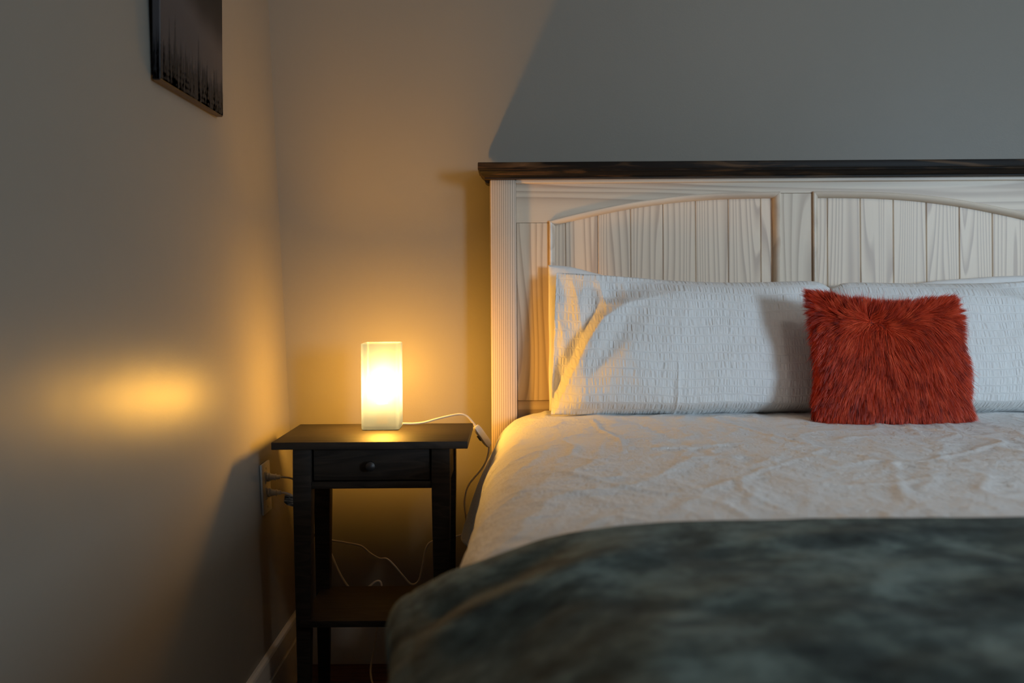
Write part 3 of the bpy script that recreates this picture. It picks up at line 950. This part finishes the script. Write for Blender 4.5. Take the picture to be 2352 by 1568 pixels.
shade = loop_rings('glass_shade', [ring(.0035, GZ0, R0), ring(.0008, GZ0 + .001, R0), ring(0, GZ0 + .0035, R0), ring(0, GZ1 - .002, R0), ring(.0008, GZ1 - .0006, R0), ring(.0020, GZ1, R0),
                                   ring(.0035, GZ1 - .0002, R0)], M['opal'], lamp, 50, True, False)
# thick inner bottom of the glass
loop_rings('glass_foot', [ring(.005, GZ0 + .002, R0), ring(.005, GZ0 + .009, R0)], M['opal'], lamp, 50)
for sx in (-.365, -.308):
    for sy in (2.49, 2.548):
        from_bm('rubber_foot', lathe_bm([(.005, TZ + .0001), (.005, TZ + .0014)], (sx, sy, 0), n=12), M['outlet'], lamp)
from_bm('socket', lathe_bm([(.016, GZ0 + .010), (.016, GZ0 + .013), (.014, GZ0 + .016), (.014, GZ0 + .045), (.0165, GZ0 + .050), (.0165, GZ0 + .062)], (-.3365, 2.519, 0)), M['socket'], lamp)
BZ = .822
bulb_prof = [(.013, -.050), (.014, -.042), (.019, -.032), (.0265, -.020), (.0310, -.004), (.0310, .010), (.0255, .022), (.015, .030), (.001, .033)]
from_bm('bulb', lathe_bm([(r, z) for r, z in bulb_prof], (-.3365, 2.519, BZ), n=20), M['bulb'], lamp)
cord_pts = [(-.289, 2.556, TZ + .006), (-.262, 2.566, TZ + .0045), (-.235, 2.575, TZ + .006), (-.205, 2.585, TZ + .013), (-.165, 2.598, TZ + .021), (-.140, 2.605, TZ + .0235), (-.124, 2.610, TZ + .018), (-.112, 2.614, TZ + .006), (-.1005, 2.618, TZ - .010)]
tube('cord', cord_pts, .0030, M['cord'], lamp, 10, 10, .62)
# in-line switch hanging over the table's edge
def oriented_box(name, c, axis, up, L, W, H, mat, parent, bevel, taper=.75):
    a = Vector(axis).normalized(); upv = Vector(up); b = a.cross(upv).normalized(); c2 = b.cross(a).normalized(); c = Vector(c)
    bm = bmesh.new(); rings = []
    for q, sc in ((-.5, taper), (-.32, 1), (.32, 1), (.5, taper)):
        rings.append([bm.verts.new(c + a * L * q + b * W * .5 * sx * sc + c2 * H * .5 * sy * sc) for sx, sy in ((-1, -1), (1, -1), (1, 1), (-1, 1))])
    for r1, r2 in zip(rings, rings[1:]):
        for i in range(4): bm.faces.new((r1[i], r1[(i + 1) % 4], r2[(i + 1) % 4], r2[i]))
    bm.faces.new(rings[0][::-1]); bm.faces.new(rings[-1])
    bmesh.ops.bevel(bm, geom=bm.edges[:], offset=bevel, segments=2, affect='EDGES', profile=.5)
    return from_bm(name, bm, mat, parent)
sA, sB = Vector((-.1005, 2.618, TZ - .010)), Vector((-.0635, 2.630, .6415))
sw = oriented_box('inline_switch', (sA + sB) / 2, sB - sA, (0.0, -.25, -1), (sB - sA).length, .0130, .0190, M['switch'], lamp, .0018)
mid = (sA + sB) / 2
oriented_box('rocker', mid + Vector((-.0078, -.0010, -.0055)), sB - sA, (0, -.25, -1), .017, .008, .006, M['switch_dark'], sw, .001, .9)
tube('cord', [(-.0640, 2.630, .6420), (-.0655, 2.634, .625), (-.0730, 2.642, .598), (-.0885, 2.650, .571), (-.108, 2.658, .548), (-.124, 2.665, .525), (-.1325, 2.670, .494), (-.1330, 2.675, .462), (-.1290, 2.68, .425),
              (-.1290, 2.69, .402), (-.142, 2.69, .388), (-.165, 2.69, .381), (-.190, 2.69, .3745), (-.215, 2.69, .3715), (-.232, 2.69, .365), (-.243, 2.69, .345), (-.252, 2.69, .30), (-.262, 2.69, .262), (-.282, 2.69, .2520), (-.305, 2.69, .275),
              (-.330, 2.69, .305), (-.350, 2.69, .3225), (-.370, 2.69, .3235), (-.395, 2.69, .338), (-.420, 2.69, .358), (-.455, 2.69, .366), (-.50, 2.69, .374), (-.535, 2.685, .384), (-.556, 2.67, .405),
              (-.562, 2.63, .44), (-.557, 2.57, .50), (-.554, 2.52, .555), (-.563, 2.495, .581), (-.583, 2.483, .5885), (-.590, 2.481, .5890)], .0028, M['cord'], lamp, 8, 8, .75)

def plug(parent, z, yc):
    """two-pin plug that sticks out of the wall plate"""
    xw = wall_x(z) + .0085
    rings = []
    for dx, hw, hh in ((.001, .0130, .0115), (.006, .0130, .0115), (.0075, .0095, .0090), (.019, .0075, .0070), (.0195, .0088, .0085), (.0225, .0088, .0085), (.0230, .0062, .0062), (.033, .0048, .0048)):
        rings.append([(xw + dx, yc + hw * math.cos(a), z + hh * math.sin(a)) for a in np.linspace(0, 2 * math.pi, 16, endpoint=False)])
    p = loop_rings('plug', rings, M['outlet'], parent, 30)
    for q in range(3):
        d0 = .0245 + q * .0028
        loop_rings('strain_ring', [[(xw + d0 + e, yc + r * math.cos(a), z + r * math.sin(a)) for a in np.linspace(0, 2 * math.pi, 12, endpoint=False)] for e, r in ((0, .0058), (.0014, .0058))], M['outlet'], p)
    return p
plug(lamp, .589, 2.482)

# ------------------------------------------------------------------ second power cord
pc = empty('power_cord', (-.33, 2.70, 0), 'pale power cord with a black printed tag, plugged into the lower socket', 'cord')
plug(pc, .5495, 2.482)
tube('cord', [(-.590, 2.482, .5495), (-.575, 2.484, .547), (-.560, 2.495, .535), (-.553, 2.53, .510), (-.547, 2.575, .475), (-.545, 2.625, .43), (-.542, 2.665, .395), (-.530, 2.70, .365), (-.510, 2.715, .335), (-.495, 2.715, .30), (-.478, 2.715, .265),
              (-.455, 2.712, .235), (-.43, 2.705, .228), (-.405, 2.70, .240), (-.385, 2.70, .2555), (-.372, 2.70, .2580), (-.366, 2.70, .245), (-.370, 2.70, .205), (-.377, 2.70, .14), (-.388, 2.70, .075), (-.395, 2.685, .025), (-.388, 2.65, .006), (-.372, 2.60, .0035),
              (-.350, 2.55, .0035), (-.335, 2.49, .0035), (-.345, 2.43, .0035)], .0030, M['cord'], pc, 8, 8, .75)
hexa('tag', [(-.5800, 2.4700, .5270), (-.5720, 2.4700, .5200), (-.5400, 2.4660, .5120), (-.5400, 2.4672, .5120), (-.5720, 2.4712, .5200), (-.5800, 2.4712, .5270)],
     [(-.5780, 2.4700, .5470), (-.5715, 2.4700, .5460), (-.5400, 2.4660, .5370), (-.5400, 2.4672, .5370), (-.5715, 2.4712, .5460), (-.5780, 2.4712, .5470)], M['tag'], pc)

# ------------------------------------------------------------------ wall outlet
ot = empty('wall_outlet', (wall_x(.563), 2.482, .563), 'white double wall outlet behind the nightstand with two plugs in it', 'outlet')
def lean_obj(name, y0, y1, z0, z1, d0, d1, mat, parent, bevel):
    bm = box_bm(d0, d1, y0, y1, z0, z1, bevel, 2)
    for v in bm.verts: v.co.x += wall_x(v.co.z)
    return from_bm(name, bm, mat, parent)
lean_obj('cover_plate', 2.442, 2.522, .4995, .6265, 0.0002, .0062, M['outlet'], ot, .0022)
for z in (.589, .5495):
    rc = lean_obj('receptacle', 2.4655, 2.4985, z - .0155, z + .0155, .0055, .0082, M['outlet'], ot, .0012)
    for yy in (2.4755, 2.4885):
        lean_obj('slot', yy - .001, yy + .001, z - .004, z + .006, .0078, .0084, M['slot'], rc, 0)
for z in (.612, .5145):
    from_bm('screw', lathe_bm([(.0032, .0058), (.0032, .0068), (.002, .0074)], (wall_x(z), 2.482, z), 'x', 12), M['metal'], ot)

# ------------------------------------------------------------------ picture on the left wall
PZ0, PZ1, PY0, PY1 = 1.456, 2.06, 1.819, 2.212
PXF = wall_x(PZ0) + .0195
pic = empty('canvas_picture', (PXF, (PY0 + PY1) / 2, PZ0), 'dark canvas print of a misty conifer forest hung on the left wall', 'picture')
XB = PXF - .0150
box('canvas', XB, PXF, PY0, PY1, PZ0 + .0015, PZ1, M['print'], pic, .0012, 1)
box('bottom_edge', XB + .0005, PXF - .0008, PY0 + .001, PY1 - .001, PZ0, PZ0 + .0014, M['stretcher'], pic)
rt = random.Random(3)
def trees(name, count, hmin, hmax, mat, off, special=()):
    V, F = [], []
    def tree(yc, hgt, w, side=False):
        n = max(5, int(hgt / .006)); L, R = [], []
        for i in range(n + 1):
            q = i / n
            hw = w * (1 - q) ** .85 * (0.55 + .45 * rt.random()) + .0002
            jag = .35 if i % 2 else 1.0
            L.append((yc - hw * jag, q * hgt)); R.append((yc + hw * (.35 if rt.random() < .5 else 1.0), q * hgt))
        base_i = len(V)
        for (a, za), (b, zb) in zip(L, R):
            for p, zz in ((a, za), (b, zb)):
                if side: V.append((p, PY0 - off, PZ0 + .002 + zz))
                else: V.append((PXF + off, min(max(p, PY0 + .0005), PY1 - .0005), PZ0 + .002 + zz))
        for i in range(n):
            F.append((base_i + 2 * i, base_i + 2 * i + 1, base_i + 2 * i + 3, base_i + 2 * i + 2))
    for k in range(count):
        yy = PY0 + (PY1 - PY0) * (k + rt.random()) / count
        tree(yy, rt.uniform(hmin, hmax), rt.uniform(.006, .011))
    for yy, hh, ww in special: tree(yy, hh, ww)
    for k in range(count // 9 + 1):
        xx = XB + .002 + (PXF - XB - .004) * rt.random()
        tree(xx, rt.uniform(hmin, hmax), .003, True)
    mesh(name, V, F, mat, pic)
trees('printed_hazy_trees', 46, .06, .10, M['tree_far'], .0002)
trees('printed_trees', 70, .045, .085, M['tree_ink'], .0004, [(1.900, .137, .010), (2.042, .131, .011), (1.93, .10, .008), (1.868, .128, .006), (2.10, .098, .008), (2.15, .09, .008), (1.96, .095, .008)])
